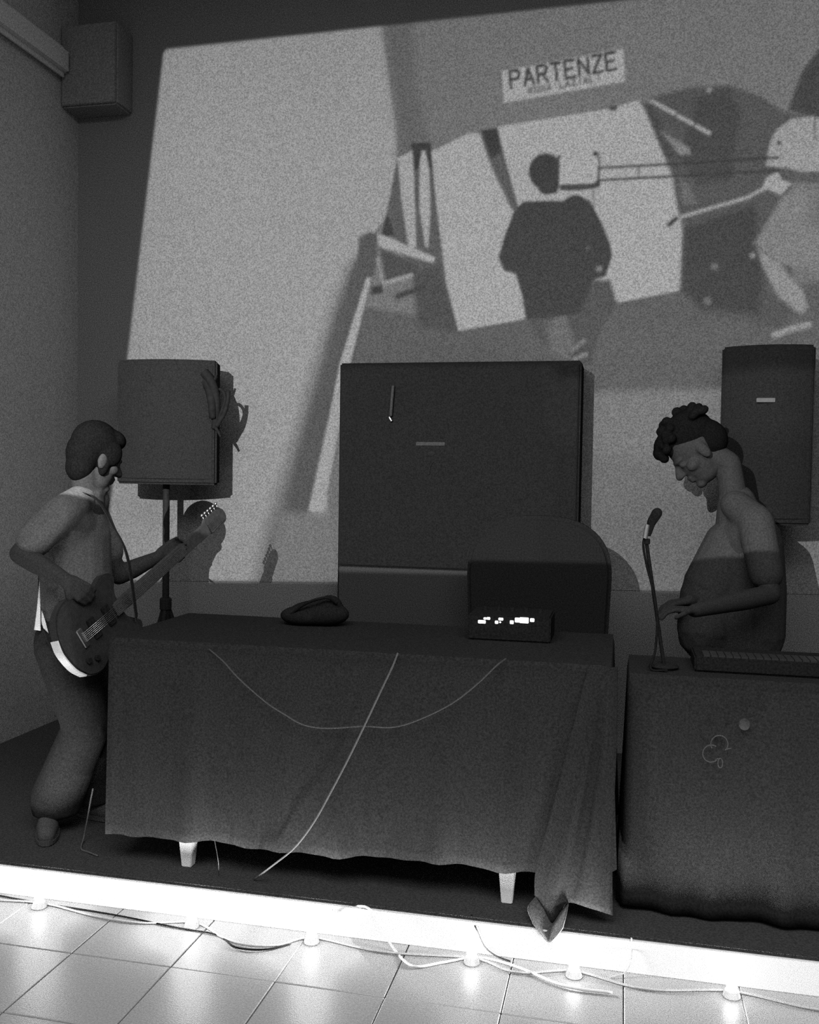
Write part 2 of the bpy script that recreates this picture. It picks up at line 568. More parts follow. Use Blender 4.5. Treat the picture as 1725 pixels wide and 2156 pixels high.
    return me, (x0, x1, z0, z1, s)


SL = 0.22
fm = bpy.data.materials.new('film transparency')
fm.use_nodes = True
nt = fm.node_tree
nt.nodes.remove(nt.nodes['Principled BSDF'])
an = nt.nodes.new('ShaderNodeVertexColor')
an.layer_name = 'film'
tr = nt.nodes.new('ShaderNodeBsdfTransparent')
nt.links.new(an.outputs[0], tr.inputs[0])
nt.links.new(tr.outputs[0], nt.nodes['Material Output'].inputs[0])

pj = thing('film_projector', 'film projector hung from the ceiling behind the audience, throwing the picture', 'projector', PROJ.copy())
fme, (fx0, fx1, fz0, fz1, fs) = film_grid()
link('film_slide', fme, fm, pj)
gx0, gx1 = PROJ.x + (fx0 - PROJ.x) * fs, PROJ.x + (fx1 - PROJ.x) * fs
gz0, gz1 = PROJ.z + (fz0 - PROJ.z) * fs, PROJ.z + (fz1 - PROJ.z) * fs
gy, gw = PROJ.y + SL, 0.14
bm = bmesh.new()
box_bm((gx0 - gw, gy - .006, gz0 - gw), (gx0 + .001, gy + .006, gz1 + gw), bm)
box_bm((gx1 - .001, gy - .006, gz0 - gw), (gx1 + gw, gy + .006, gz1 + gw), bm)
box_bm((gx0, gy - .006, gz0 - gw), (gx1, gy + .006, gz0 + .001), bm)
box_bm((gx0, gy - .006, gz1 - .001), (gx1, gy + .006, gz1 + gw), bm)
finish(bm, 'slide_gate', DARKMET, pj)
box('housing', (PROJ.x - .22, PROJ.y - .42, PROJ.z - .12), (PROJ.x + .22, PROJ.y - .03, PROJ.z + .12), BLACKBOX, pj, bevel=.012)
for sx in (-1, 1):
    rod('rail', (PROJ.x + sx * .2, PROJ.y - .05, PROJ.z + .1), (PROJ.x + sx * .2, gy, PROJ.z + .1), .008, DARKMET, pj)
rod('ceiling_pole', (PROJ.x, PROJ.y - .22, PROJ.z + .1), (PROJ.x, PROJ.y - .22, CZ), .02, DARKMET, pj)
L = bpy.data.lights.new('projector_lamp', 'SPOT')
L.energy = PROJ_POWER
L.spot_size = math.radians(72)
L.spot_blend = 0.02
L.shadow_soft_size = 0.0003
lo = bpy.data.objects.new('projector_lamp', L)
COL.objects.link(lo)
lo.location = PROJ
lo.rotation_euler = (math.radians(90), 0, 0)
lo.parent = pj
lo.matrix_parent_inverse = pj.matrix_world.inverted()

# picture area on the back wall: thin panel added over bare wall where the film falls
pa = [at(*p, WALLY) for p in ((345, 105), (214, 1222), (700, 1226), (1400, 1245), (2280, 1262), (2280, -104), (1325, 0))]
scr = bmesh.new()
f_ = [scr.verts.new((p.x, WALLY - 0.004, p.z)) for p in pa]
b_ = [scr.verts.new((p.x, WALLY - .001, p.z)) for p in pa]
scr.faces.new(f_)
scr.faces.new(b_[::-1])
for i in range(len(f_)):
    scr.faces.new((f_[i], f_[(i + 1) % 7], b_[(i + 1) % 7], b_[i]))
tag(finish(scr, 'picture_panel', PLASTER), 'large lit film picture on the back wall with PARTENZE sign and boy seen from behind', 'projection')

# dark box high in the corner
bx = thing('corner_box', 'dark box mounted high in the corner left of the projected film', 'box', Vector((-3.07, 5.1, 3.7)))
box('case', (LX, 5.02, 3.70), (-2.89, WALLY, 4.17), mat('dark box paint', 0.15, 0.9, 0.1, 0.3, 100), bx, bevel=0.012)
box('front_panel', (LX + .008, 5.012, 3.708), (-2.898, 5.02, 4.162), mat('dark box paint', 0.2), bx, bevel=0.004)

# ------------------------------------------------------------------ lamps along the stage edge
lamp0 = None
LAMPS = [(-2.62, 'first lamp outside the left edge of the picture, at the platform foot'),
         (-2.04, 'small glowing lamp at the platform foot, farthest left in view below the guitarist'),
         (-1.44, 'small glowing lamp at the platform foot below the left white table leg'),
         (-1.00, 'small glowing lamp at the platform foot beside the looping white cable'),
         (-0.45, 'small glowing lamp at the platform foot left of the right white table leg'),
         (-0.12, 'small glowing lamp at the platform foot under the hanging cloth corner'),
         (0.36, 'small glowing lamp at the platform foot, farthest right in view'),
         (0.90, 'last lamp beyond the right edge of the picture, at the platform foot')]
for x, lab in LAMPS:
    y = LIP - 0.075
    if lamp0 is None:
        t = thing('stage_lamp', lab, 'lamp', Vector((x, y, 0)), 'lamps along the platform foot')
        bm = frustum_bm(bmesh.new(), Vector((x, y, 0)), Vector((x, y, .022)), .028, .020, 20)
        finish(bm, 'lamp_base', WHITEP, t, bevel=.002)
        bm = bmesh.new()
        ell_bm(bm, (x, y, .036), (.017, .017, .020), sub=3)
        finish(bm, 'bulb', glow('lamp glass glowing', 260.0), t, smooth=True)
        pl = bpy.data.lights.new('lamp_light', 'POINT')
        pl.energy = LAMP_POWER
        pl.shadow_soft_size = 0.02
        po = bpy.data.objects.new('lamp_light', pl)
        COL.objects.link(po)
        po.location = (x, y - .002, .062)
        po.parent = t
        po.matrix_parent_inverse = t.matrix_world.inverted()
        lamp0 = t
    else:
        t = lamp0.copy()
        COL.objects.link(t)
        t.location = (x, y, 0)
        t['label'] = lab
        for ch in list(lamp0.children):
            c = ch.copy()
            COL.objects.link(c)
            c.parent = t
            c.matrix_parent_inverse = ch.matrix_parent_inverse.copy()

# ------------------------------------------------------------------ left table with its black cloth
TX0, TX1, TY0, TY1, TZ = -1.86, -0.03, 3.2, 3.86, 0.967
tbl = thing('table', 'long table under a black cloth, two white feet showing below the hem', 'table', Vector((-.95, 3.5, STG)))
box('tabletop', (TX0 + .01, TY0 + .012, TZ - .035), (TX1 - .01, TY1 - .012, TZ - .004), BLACKBOX, tbl)
for lx, ly in ((at(397, 1800, 3.25).x, 3.25), (at(1069, 1870, 3.25).x, 3.25), (-1.54, 3.78), (-.42, 3.78)):
    bm = bmesh.new()
    a, b = .032, .019
    vb = [bm.verts.new((lx + sx * b, ly + sy * b, STG)) for sx, sy in ((-1, -1), (1, -1), (1, 1), (-1, 1))]
    vt = [bm.verts.new((lx + sx * a, ly + sy * a, TZ - .035)) for sx, sy in ((-1, -1), (1, -1), (1, 1), (-1, 1))]
    vm = [bm.verts.new((lx + sx * a, ly + sy * a, STG + .16)) for sx, sy in ((-1, -1), (1, -1), (1, 1), (-1, 1))]
    bm.faces.new(vb[::-1]); bm.faces.new(vt)
    for A, B in ((vb, vm), (vm, vt)):
        for i in range(4):
            bm.faces.new((A[i], A[(i + 1) % 4], B[(i + 1) % 4], B[i]))
    finish(bm, 'leg', mat('white leg paint', .85, .5, .2, .03, 40), tbl, bevel=.003)


def drape(name, x0, x1, y0, y1, z, hem_front, hem_side, label, seed, parent=None, amp=.012):
    """cloth lying on a table top with hanging front, left, right and back falls"""
    rnd = random.Random(seed)
    ph = [rnd.uniform(0, 6.28) for _ in range(6)]
    bm = bmesh.new()
    per = []
    n1, n2 = 72, 26
    for i in range(n1): per.append((x0 + (x1 - x0) * i / n1, y0, 0, -1))
    for i in range(n2): per.append((x1, y0 + (y1 - y0) * i / n2, 1, 0))
    for i in range(n1): per.append((x1 - (x1 - x0) * i / n1, y1, 0, 1))
    for i in range(n2): per.append((x0, y1 - (y1 - y0) * i / n2, -1, 0))
    N = len(per)
    rows = 22
    rings = []
    s = [0.0]
    for i in range(1, N):
        s.append(s[-1] + math.hypot(per[i][0] - per[i - 1][0], per[i][1] - per[i - 1][1]))
    for r in range(rows + 1):
        k = r / rows
        ring = []
        for i, (x, y, nx, ny) in enumerate(per):
            hem = hem_front if ny == -1 else hem_side
            u = s[i]
            w = (math.sin(u * 21 + ph[0]) + .7 * math.sin(u * 33 + ph[1]) + .5 * math.sin(u * 54 + ph[2])) * amp * (k ** 1.2)
            w += 0.010 * k + 0.004
            zz = z - (z - hem - .012 * math.sin(u * 2.3 + ph[3]) - .006 * math.sin(u * 9 + ph[4])) * k
            # rounded shoulder over the table edge
            if r == 0: w, zz = 0.0, z
            ring.append(bm.verts.new((x + nx * w, y + ny * w, zz)))
        rings.append(ring)
    for a, b in zip(rings, rings[1:]):
        for i in range(N):
            bm.faces.new((a[i], a[(i + 1) % N], b[(i + 1) % N], b[i]))
    bm.faces.new(rings[0])
    o = finish(bm, name, CLOTH, parent, smooth=False)
    o.data.polygons.foreach_set('use_smooth', [len(p.vertices) == 4 for p in o.data.polygons])
    md = o.modifiers.new('thick', 'SOLIDIFY')
    md.thickness = .003
    md.offset = 1
    if not parent:
        tag(o, label, 'tablecloth')
    return o


clo = drape('tablecloth', TX0, TX1, TY0, TY1, TZ, .245, .27, 'black cloth over the long table, its right corner drooping to the platform edge', 3)


def sheet(name, rows, material, parent, thick=.003, sub=5):
    """smooth hanging sheet through a grid of points"""
    rows = [catmull(r, sub) for r in rows]
    cols = [catmull(c, sub) for c in zip(*rows)]
    bm = bmesh.new()
    V = [[bm.verts.new(p) for p in c] for c in cols]
    for a, b in zip(V, V[1:]):
        for i in range(len(a) - 1):
            bm.faces.new((a[i], a[i + 1], b[i + 1], b[i]))
    me = bpy.data.meshes.new(name)
    bmesh.ops.recalc_face_normals(bm, faces=bm.faces)
    bm.to_mesh(me)
    bm.free()
    me.shade_smooth()
    o = link(name, me, material, parent)
    s2 = o.modifiers.new('thick', 'SOLIDIFY')
    s2.thickness = thick
    return o


# corner of the cloth: a fold that widens downwards and tips over the platform edge
sheet('corner_fold', [
    [at(1240, 1402, 3.182), at(1250, 1403, 3.178), at(1260, 1404, 3.176), at(1270, 1404, 3.176), at(1280, 1405, 3.174), at(1290, 1405, 3.178), at(1300, 1404, 3.19)],
    [at(1200, 1560, 3.178), at(1216, 1563, 3.160), at(1232, 1565, 3.150), at(1248, 1565, 3.160), at(1264, 1565, 3.165), at(1282, 1563, 3.150), at(1298, 1560, 3.175)],
    [at(1158, 1725, 3.172), at(1178, 1730, 3.145), at(1198, 1733, 3.125), at(1216, 1735, 3.150), at(1236, 1736, 3.160), at(1264, 1733, 3.135), at(1291, 1727, 3.165)],
    [at(1130, 1830, 3.165), at(1150, 1845, 3.135), at(1175, 1855, 3.120), at(1192, 1850, 3.150), at(1214, 1850, 3.158), at(1252, 1852, 3.130), at(1289, 1850, 3.155)],
    [at(1127, 1884, 3.160), at(1145, 1914, 3.130), at(1163, 1946, 3.118), at(1180, 1922, 3.140), at(1197, 1900, 3.152), at(1243, 1912, 3.128), at(1290, 1927, 3.150)],
], CLOTH, clo)
sheet('corner_tip', [
    [at(1128, 1888, 3.156), at(1145, 1914, 3.128), at(1163, 1945, 3.116), at(1180, 1922, 3.136), at(1198, 1902, 3.148)],
    [at(1111, 1912, 3.120), at(1128, 1936, 3.105), at(1150, 1958, 3.095), at(1176, 1946, 3.090), at(1193, 1928, 3.092)],
    [at(1122, 1945, 3.088), at(1138, 1966, 3.075), at(1156, 1985, 3.068), at(1171, 1974, 3.066), at(1186, 1955, 3.072)],
], mat('cloth with painted lamplight', 0.07, 0.95, 0.0, 0.3, 150), clo)  # tip cloth made greyer to paint in the lamps' light

# ------------------------------------------------------------------ right table with its black cloth
t2 = thing('side_table', 'smaller table under a black cloth reaching the platform, in front of the man looking down', 'table', Vector((.75, 3.4, STG)))
box('tabletop', (.045, 3.300, .895), (1.60, 3.625, .926), BLACKBOX, t2)
for lx, ly in ((.12, 3.33), (1.56, 3.33), (.12, 3.59), (1.56, 3.59)):
    rod('leg', (lx, ly, STG), (lx, ly, .895), .018, DARKMET, t2)
clo2 = drape('table_drape', .035, 1.61, 3.29, 3.635, .930, STG + .022, STG + .022, 'plain black cloth falling to the platform on the right-hand table', 11, amp=.010)

# thin loops hanging on the right-hand cloth
bm = bmesh.new()
Yh = 3.255


def loop_pts(cx, cy, r, a0, a1, n=12, ry=None):
    ry = ry or r
    return [at(cx + r * math.cos(math.radians(a0 + (a1 - a0) * i / n)), cy + ry * math.sin(math.radians(a0 + (a1 - a0) * i / n)), Yh) for i in range(n + 1)]


tube_bm(loop_pts(1515, 1566, 18, 150, 405), .0022, bm, n=6, sub=3)
tube_bm([at(1527, 1579, Yh), at(1533, 1576, Yh), at(1541, 1575, Yh)], .0020, bm, n=6, sub=4)
tube_bm(loop_pts(1498, 1586, 18, 45, 305), .0022, bm, n=6, sub=3)
tube_bm(loop_pts(1517, 1606, 5, -60, 290, ry=10), .0022, bm, n=6, sub=3)
tube_bm([at(1506, 1600, Yh), at(1511, 1597, Yh), at(1516, 1597, Yh)], .0020, bm, n=6, sub=4)
tag(finish(bm, 'cable_loops', DIMCABLE, smooth=True), 'thin pale looped wire hanging like a clover on the right-hand black cloth', 'wire')
bm = bmesh.new()
ell_bm(bm, at(1568, 1525, 3.26), (.018, .006, .020))
tag(finish(bm, 'round_button', mat('dull grey button', .04, .8), smooth=True), 'dull round grey spot on the right-hand black cloth above the looped wire', 'button')

# ------------------------------------------------------------------ tall black cabinet
cx0, cx1 = at(714, 800, 4.86).x, at(1224, 800, 4.86).x
ctop = at(960, 761, 4.86).z
cab = thing('tall_cabinet', 'tall black equipment cabinet standing in front of the film picture behind the table', 'cabinet', Vector(((cx0 + cx1) / 2, 5.0, STG)))
box('case', (cx0, 4.875, STG), (cx1, 5.17, ctop), BLACKBOX, cab, bevel=.008)
box('upper_panel', (cx0 + .012, 4.860, 1.11), (cx1 - .012, 4.875, ctop - .012), GRILLE, cab, bevel=.004)
box('lower_panel', (cx0 + .012, 4.860, STG + .02), (cx1 - .012, 4.875, 1.10), mat('black lightened below beam', 0.05, 1, 0.0, 0.3, 150), cab, bevel=.004)  # lighter black paints in ambient light below the projector beam
h = tube('handle', [at(828, 812, 4.845), at(826, 835, 4.840), at(824, 860, 4.840), at(823, 876, 4.845)], .0085, DULLBADGE, cab)
tube('handle_tip', [at(820, 878, 4.845), at(822, 882, 4.843), at(825, 887, 4.845)], .0075, METAL, cab)['label'] = 'bright metal handle tip'
bd = box('badge', at(876, 938, 4.856), at(937, 931, 4.860), DULLBADGE, cab, bevel=.001)
bm = bmesh.new()
ell_bm(bm, at(908, 955, 4.859), (.020, .004, .014))
finish(bm, 'badge_mark', mat('faint badge print', .022, .8, .0), bd, smooth=True)
tube('badge_mark', [at(912, 972, 4.858), at(906, 982, 4.858), at(903, 1000, 4.858)], .004, mat('faint badge print', .022), bd)

# ------------------------------------------------------------------ high-backed chair between table and cabinet
ch = thing('swivel_chair', 'black high-backed chair with rounded shoulders, right of the tall cabinet behind the table', 'chair', Vector((at(1140, 1200, 4.55).x, 4.6, STG)))
ccx = at(1135, 1200, 4.55).x
half = at(1288, 1240, 4.55).x - ccx
ztop, zb = at(1135, 1085, 4.55).z, STG + .52
pts = []
for i in range(33):
    a = math.pi * i / 32
    c, s_ = math.cos(a), math.sin(a)
    pts.append((half * math.copysign(abs(c) ** 0.8, c), .62 * (ztop - zb) + .38 * (ztop - zb) * abs(s_) ** 0.8))
pts = [(half * .82, 0)] + [(half * .97, .3 * (ztop - zb))] + pts + [(-half * .97, .3 * (ztop - zb))] + [(-half * .82, 0)]
mt = Matrix(((1, 0, 0, ccx), (0, 0, 1, 4.50), (0, 1, 0, zb), (0, 0, 0, 1)))
finish(prism_bm(pts, 0, .08, mtx=mt), 'backrest', CHAIRT, ch, bevel=.02, seg=3)
box('seat', (ccx - .25, 4.52, STG + .42), (ccx + .25, 4.82, STG + .51), CHAIRT, ch, bevel=.02)
rod('column', (ccx, 4.65, STG + .08), (ccx, 4.65, STG + .42), .03, DARKMET, ch)
for k in range(5):
    a = 2 * math.pi * k / 5 + .3
    e = Vector((ccx + .22 * math.cos(a), 4.62 + .16 * math.sin(a), STG + .06))
    rod('foot', (ccx, 4.65, STG + .09), e, .018, DARKMET, ch, r2=.012)
    bm = bmesh.new()
    ell_bm(bm, (e.x, e.y, STG + .027), (.027, .02, .027))
    finish(bm, 'caster', DARKMET, ch, smooth=True)


# ------------------------------------------------------------------ loudspeakers on stands
def speaker(cx, cy, zb, zt, w, d, rot, label, badge=None):
    t = thing('loudspeaker', label, 'loudspeaker', Vector((cx, cy, zb)), 'loudspeakers on stands')
    rz = Matrix.Translation((cx, cy, 0)) @ Matrix.Rotation(rot, 4, 'Z')
    front = []
    for i in range(13):
        u = -1 + 2 * i / 12
        front.append((u * w / 2, -d / 2 + .06 * (u * u)))
    plan = front + [(w * .46, d * .1), (w * .33, d / 2), (-w * .33, d / 2), (-w * .46, d * .1)]
    finish(prism_bm(plan, zb, zt, mtx=rz), 'cabinet', BLACKBOX, t, bevel=.012, seg=3, angle=25)
    gp = [(x * .93, y - .010) for x, y in front] + [(x * .93, y + .004) for x, y in front[::-1]]
    finish(prism_bm(gp, zb + .03, zt - .03, mtx=rz), 'grille', GRILLE, t, bevel=.003, seg=1)
    hb = prism_bm([(-.05, -.01), (.05, -.01), (.05, .01), (-.05, .01)], zt - .001, zt + .012, mtx=rz @ Matrix.Translation((0, .06, 0)))
    finish(hb, 'handle', DARKMET, t, bevel=.003)
    return t


def stand(cx, cy, ztop, label, spread=.33, a0=.5):
    t = thing('speaker_stand', label, 'stand', Vector((cx, cy, STG)), 'tripod stands under the loudspeakers')
    rod('pole', (cx, cy, STG + .14), (cx, cy, ztop), .019, DARKMET, t)
    rod('sleeve', (cx, cy, STG + .12), (cx, cy, STG + .72), .025, DARKMET, t)
    rod('collar', (cx, cy, STG + .70), (cx, cy, STG + .77), .033, DARKMET, t)
    for k in range(3):
        a = a0 + k * 2 * math.pi / 3
        e = Vector((cx + spread * math.cos(a), cy + spread * math.sin(a), STG + .018))
        lg = rod('leg', (cx + .02 * math.cos(a), cy + .02 * math.sin(a), STG + .70), e, .013, DARKMET, t)
        rod('brace', (cx, cy, STG + .18), (cx + .55 * spread * math.cos(a), cy + .55 * spread * math.sin(a), STG + .315), .007, DARKMET, t)
        bm = bmesh.new()
        ell_bm(bm, e, (.02, .02, .018), sub=2)
        finish(bm, 'rubber_foot', DARKMET, lg, smooth=True)
    return t


pL0, pL1 = at(260, 780, 4.86), at(455, 1015, 4.86)
sLx = (pL0.x + pL1.x) / 2
zLb, zLt = at(360, 1020, 4.75).z, at(345, 756, 4.75).z
spL = speaker(sLx, 4.90, zLb, zLt, abs(pL1.x - pL0.x) * 1.0, .33, math.radians(8), 'black loudspeaker at the left, above the guitarist, with a tangle on its side')
stand(at(350, 1100, 4.89).x, 4.89, zLb, 'tripod stand whose dark pole rises behind the guitar neck', a0=-1.57 + .2, spread=.26)
pR0, pR1 = at(1521, 800, 4.93), at(1714, 800, 4.93)
sRx = (pR0.x + pR1.x) / 2
zRb, zRt = at(1640, 1106, 4.77).z, at(1640, 724, 4.77).z
spR = speaker(sRx, 4.95, zRb, zRt, pR1.x - pR0.x, .36, math.radians(-6), 'black loudspeaker at the right, behind the man looking down, with a small pale badge')
stand(sRx, 4.94, zRb, 'tripod stand under the right loudspeaker, behind the man looking down', a0=-1.37, spread=.24)
bq = at(1613, 842, 4.752)
br = box('badge', (bq.x - .042, 4.748, bq.z - .011), (bq.x + .042, 4.760, bq.z + .009), BADGE, spR, bevel=.002)
# tangle of cable and clips on the left speaker's side
bm = bmesh.new()
Yt = 4.80
T = lambda pts, r, r2=None: tube_bm([at(x, y, Yt + dy) for x, y, dy in pts], r, bm, n=8, sub=6, taper=r2)
T([(430, 784, 0), (443, 800, 0), (452, 825, -.02), (456, 852, -.02), (455, 880, 0), (452, 902, .01)], .027, .020)
T([(428, 800, .03), (440, 815, .0), (446, 845, -.04), (448, 880, -.02)], .030, .020)
T([(448, 808, 0), (453, 797, 0), (457, 786, 0)], .009, .006)
T([(454, 824, 0), (464, 820, 0), (472, 828, -.01), (474, 842, -.01), (468, 862, 0), (458, 876, 0)], .009)
T([(481, 822, 0), (479, 845, 0), (473, 868, 0), (464, 884, 0), (456, 898, 0)], .012, .014)
T([(470, 860, 0), (460, 880, 0), (455, 900, 0), (459, 908, 0), (465, 920, 0)], .015, .006)
tag(finish(bm, 'cable_tangle', DARKCABLE, smooth=True), 'spiky dark tangle of cable hooked on the right side of the left loudspeaker', 'cable')

# ------------------------------------------------------------------ lit control box, bag
sy = 3.56
sx0, sx1 = at(985, 1310, sy).x, at(1160, 1310, sy).x
szt = at(1070, 1296, sy).z
syn = thing('control_box', 'low black control box with a row of bright lights on the long table', 'mixer', Vector(((sx0 + sx1) / 2, sy + .1, TZ)))
box('case', (sx0, sy, TZ + .003), (sx1, sy + .22, szt), BLACKBOX, syn, bevel=.006)
for x, y, w, hh in ((1015, 1309, 16, 6), (1022, 1302, 7, 4), (1029, 1302, 7, 5), (1046, 1310, 7, 6), (1055, 1303.5, 10, 5), (1053.5, 1310, 4, 3),
                    (1078, 1310, 8, 7), (1092, 1305.5, 15, 9), (1104, 1306, 19, 11), (1121, 1305.5, 9, 7)):
    a, b = at(x - w / 2, y + hh / 2, sy), at(x + w / 2, y - hh / 2, sy)
    box('indicator_light', (a.x, sy - .004, a.z), (b.x, sy + .002, b.z), glow('lit indicator', 2.2 if w > 8 else 1.1), syn, bevel=.0015)
for k in range(5):
    kx = sx0 + .05 + k * (sx1 - sx0 - .1) / 4
    rod('knob', (kx, sy + .12, szt - .002), (kx, sy + .12, szt + .014), .011, DARKMET, syn, r2=.009)

bm = bmesh.new()
bc = at(672, 1285, 3.72)
ell_bm(bm, (bc.x, 3.72, TZ + .05), (.13, .07, .055))
ell_bm(bm, (bc.x + .045, 3.72, TZ + .078), (.055, .055, .05))
ell_bm(bm, (bc.x - .06, 3.70, TZ + .04), (.10, .06, .042))
for v in bm.verts:
    if v.co.z < TZ + .004: v.co.z = TZ + .004
bag = thing('cloth_bag', 'black cloth bag slumped on the long table just left of the tall cabinet', 'bag', Vector((bc.x, 3.72, TZ)))
blob(bm, 'body', CHAIRT, bag, .006, 6)
tube('strap', [(bc.x - .10, 3.655, TZ + .05), (bc.x - .03, 3.64, TZ + .10), (bc.x + .05, 3.655, TZ + .125), (bc.x + .09, 3.68, TZ + .10)], .006, DARKCABLE, bag)

# keyboard on the right-hand table
kb = thing('keyboard', 'slim black keyboard on the right-hand cloth under the bare forearm', 'keyboard', Vector((.62, 3.47, .933)))
box('case', (.25, 3.37, .934), (1.15, 3.58, .985), BLACKBOX, kb, bevel=.006)
for k in range(34):
    x = .28 + k * .0245
    box('white_key', (x, 3.38, .984), (x + .0225, 3.47, .991), mat('dim grey plastic', .025, .4, .4, .1), kb, bevel=.001)

# ------------------------------------------------------------------ microphone and its stand
my = 3.40
ms = thing('microphone_stand', 'slim desk microphone stand on the right-hand table in front of the man', 'stand', atz(1405, 1405, .933))
base = Vector((at(1398, 1400, my).x, my, .934))
rod('base', base, base + Vector((0, 0, .016)), .055, DARKMET, ms, r2=.05, n=24)
p1 = at(1362, 1146, my)
rod('shaft', base + Vector((0, 0, .014)), p1, .0065, DARKMET, ms)
rod('clip', p1, at(1362, 1134, my), .012, DARKMET, ms)
mic = thing('microphone', 'dark microphone tilted upwards with a silver neck ring in its stand', 'microphone', at(1360, 1132, my))
rod('neck_ring', at(1358.5, 1134, my - .012), at(1364, 1104, my - .012), .0085, METAL, mic)['label'] = 'bright silver neck'
rod('body', at(1364, 1128, my), at(1373, 1098, my), .0105, DARKMET, mic, r2=.0145)
bm = bmesh.new()
cap_bm(bm, at(1372, 1100, my), .016, at(1384, 1080, my), .0185)
blob(bm, 'head_grille', GRILLE, mic, .003, 2)
tag(tube('microphone_cable', [at(1357, 1132, my), at(1355, 1150, my - .01), at(1362, 1190, my - .02), at(1374, 1238, my - .02), at(1384, 1300, my - .03), at(1380, 1370, my - .04),
                              Vector((at(1370, 1400, my).x, my - .06, .94)), Vector((.16, 3.33, .94))], .0042, DARKCABLE),
    'dark thin cable hanging from the microphone beside its stand', 'cable')

# ------------------------------------------------------------------ loose cables
tag(tube('hanging_cable', [at(838, 1375, 3.186), at(826, 1405, 3.155), at(802, 1455, 3.14), at(768, 1527, 3.14), at(735, 1595, 3.14), at(700, 1662, 3.14), at(662, 1730, 3.14), at(622, 1783, 3.14), at(580, 1818, 3.14), atz(535, 1852, STG + .006)], .0034, HANGCABLE),
    'pale cable hanging diagonally down the front of the long black tablecloth', 'cable')
tag(tube('swag_cable', [at(440, 1366, 3.186), at(470, 1392, 3.155), at(505, 1430, 3.145), at(560, 1478, 3.145), at(600, 1504, 3.145), at(640, 1526, 3.145), at(690, 1533, 3.145), at(765, 1529, 3.150), at(826, 1531, 3.145), at(880, 1516, 3.145),
                        at(950, 1482, 3.145), at(1005, 1440, 3.145), at(1045, 1402, 3.155), at(1066, 1386, 3.186)], .0026, DIMCABLE),
    'thin grey cable sagging in a wide curve across the long black tablecloth', 'cable')
tag(tube('looping_cable', [atz(700, 1917, STG + .006), at(722, 1918, 3.125), at(742, 1911, 3.112), at(760, 1908, 3.09), at(778, 1914, 3.075), at(800, 1946, 3.06), at(830, 1998, 3.04), atz(870, 2034, .006), atz(935, 2026, .006), at(1010, 2016, 3.06), atz(1090, 2036, .006), atz(1190, 2076, .006), atz(1290, 2090, .006)], .0042, PALECABLE),
    'white cable looping over the platform edge and down onto the tiles', 'cable')
tag(tube('short_cable', [atz(993, 1925, STG + .004), at(998, 1944, 3.10), at(1004, 1958, 3.075), at(1020, 1992, 3.07), at(1044, 2012, 3.06), atz(1075, 2024, .004)], .0026, DARKCABLE),
    'thin dark cable curving over the platform edge right of the white loop', 'cable')
tag(tube('edge_cable', [atz(1330, 1975, STG + .004), at(1331, 1991, 3.10), at(1331, 2004, 3.08), at(1328, 2026, 3.07), at(1315, 2048, 3.06), atz(1285, 2058, .004)], .0024, GREYCABLE),
    'thin grey cable dropping over the platform edge right of the cloth corner', 'cable')
tag(tube('floor_cable', [at(196, 1660, 3.36), at(190, 1690, 3.36), at(183, 1730, 3.355), at(176, 1765, 3.35), atz(171, 1787, STG + .005), atz(186, 1794, STG + .005), atz(206, 1802, STG + .005)], .0032, HANGCABLE),
    'pale cable dropping to the platform beside the guitarist\'s shoes', 'cable')
tag(tube('thread_cable', [at(450, 1760, 3.14), at(455, 1785, 3.135), at(460, 1815, 3.13), atz(461, 1842, STG + .003)], .0013, DIMCABLE),
    'very thin grey cable below the hem right of the left table foot', 'cable')
wy = [(-3.1, 3.03), (-2.62, 3.045), (-2.3, 3.02), (-2.04, 3.045), (-1.8, 3.00), (-1.62, 2.995), (-1.44, 3.045), (-1.3, 2.97), (-1.2, 2.94), (-1.1, 2.965), (-1.0, 3.045), (-.75, 3.01), (-.45, 3.045), (-.3, 2.99), (-.12, 3.045), (.1, 2.99), (.36, 3.045), (.62, 3.0), (.9, 3.045)]
tag(tube('lamp_cable', [(x, y, .006) for x, y in wy], .004, GREYCABLE), 'grey cable linking the glowing lamps along the platform foot', 'cable')
wy2 = [(-3.1, 3.06), (-2.5, 3.065), (-2.1, 3.05), (-1.75, 3.03), (-1.5, 3.0), (-1.33, 2.985), (-1.23, 2.92), (-1.13, 2.93), (-1.06, 2.99)]
tag(tube('second_cable', [(x, y, .005 if i != 1 else .013) for i, (x, y) in enumerate(wy2)], .003, DARKCABLE), 'dark cable lying on the tiles beside the lamp cable at the left', 'cable')


# ------------------------------------------------------------------ people
def head_parts(bm, c, f, u, k=1.0):
    f, u = f.normalized(), u.normalized()
    s = f.cross(u).normalized()
    u = s.cross(f).normalized()
    ax = (f, s, u)
    P = lambda a, b, d: c + f * a * k + s * b * k + u * d * k
    E = lambda p, r: ell_bm(bm, P(*p), tuple(q * k for q in r), ax)
    E((-.005, 0, .030), (.096, .074, .098))
    E((.028, 0, -.035), (.066, .060, .085))
    E((.030, 0, -.080), (.055, .048, .045))
    E((.072, 0, -.105), (.022, .024, .018))
    E((.078, 0, .012), (.022, .052, .014))
    cap_bm(bm, P(.088, 0, .006), .010 * k, P(.116, 0, -.034), .0145 * k)
    for q in (-1, 1):
        E((.108, q * .012, -.038), (.012, .010, .009))
        E((.078, q * .031, -.008), (.013, .014, .011))
        E((.050, q * .050, -.032), (.030, .018, .022))
        E((-.008, q * .074, -.018), (.020, .010, .034))
    E((.090, 0, -.062), (.013, .025, .008))
    E((.087, 0, -.076), (.013, .022, .009))
    return P, E, ax


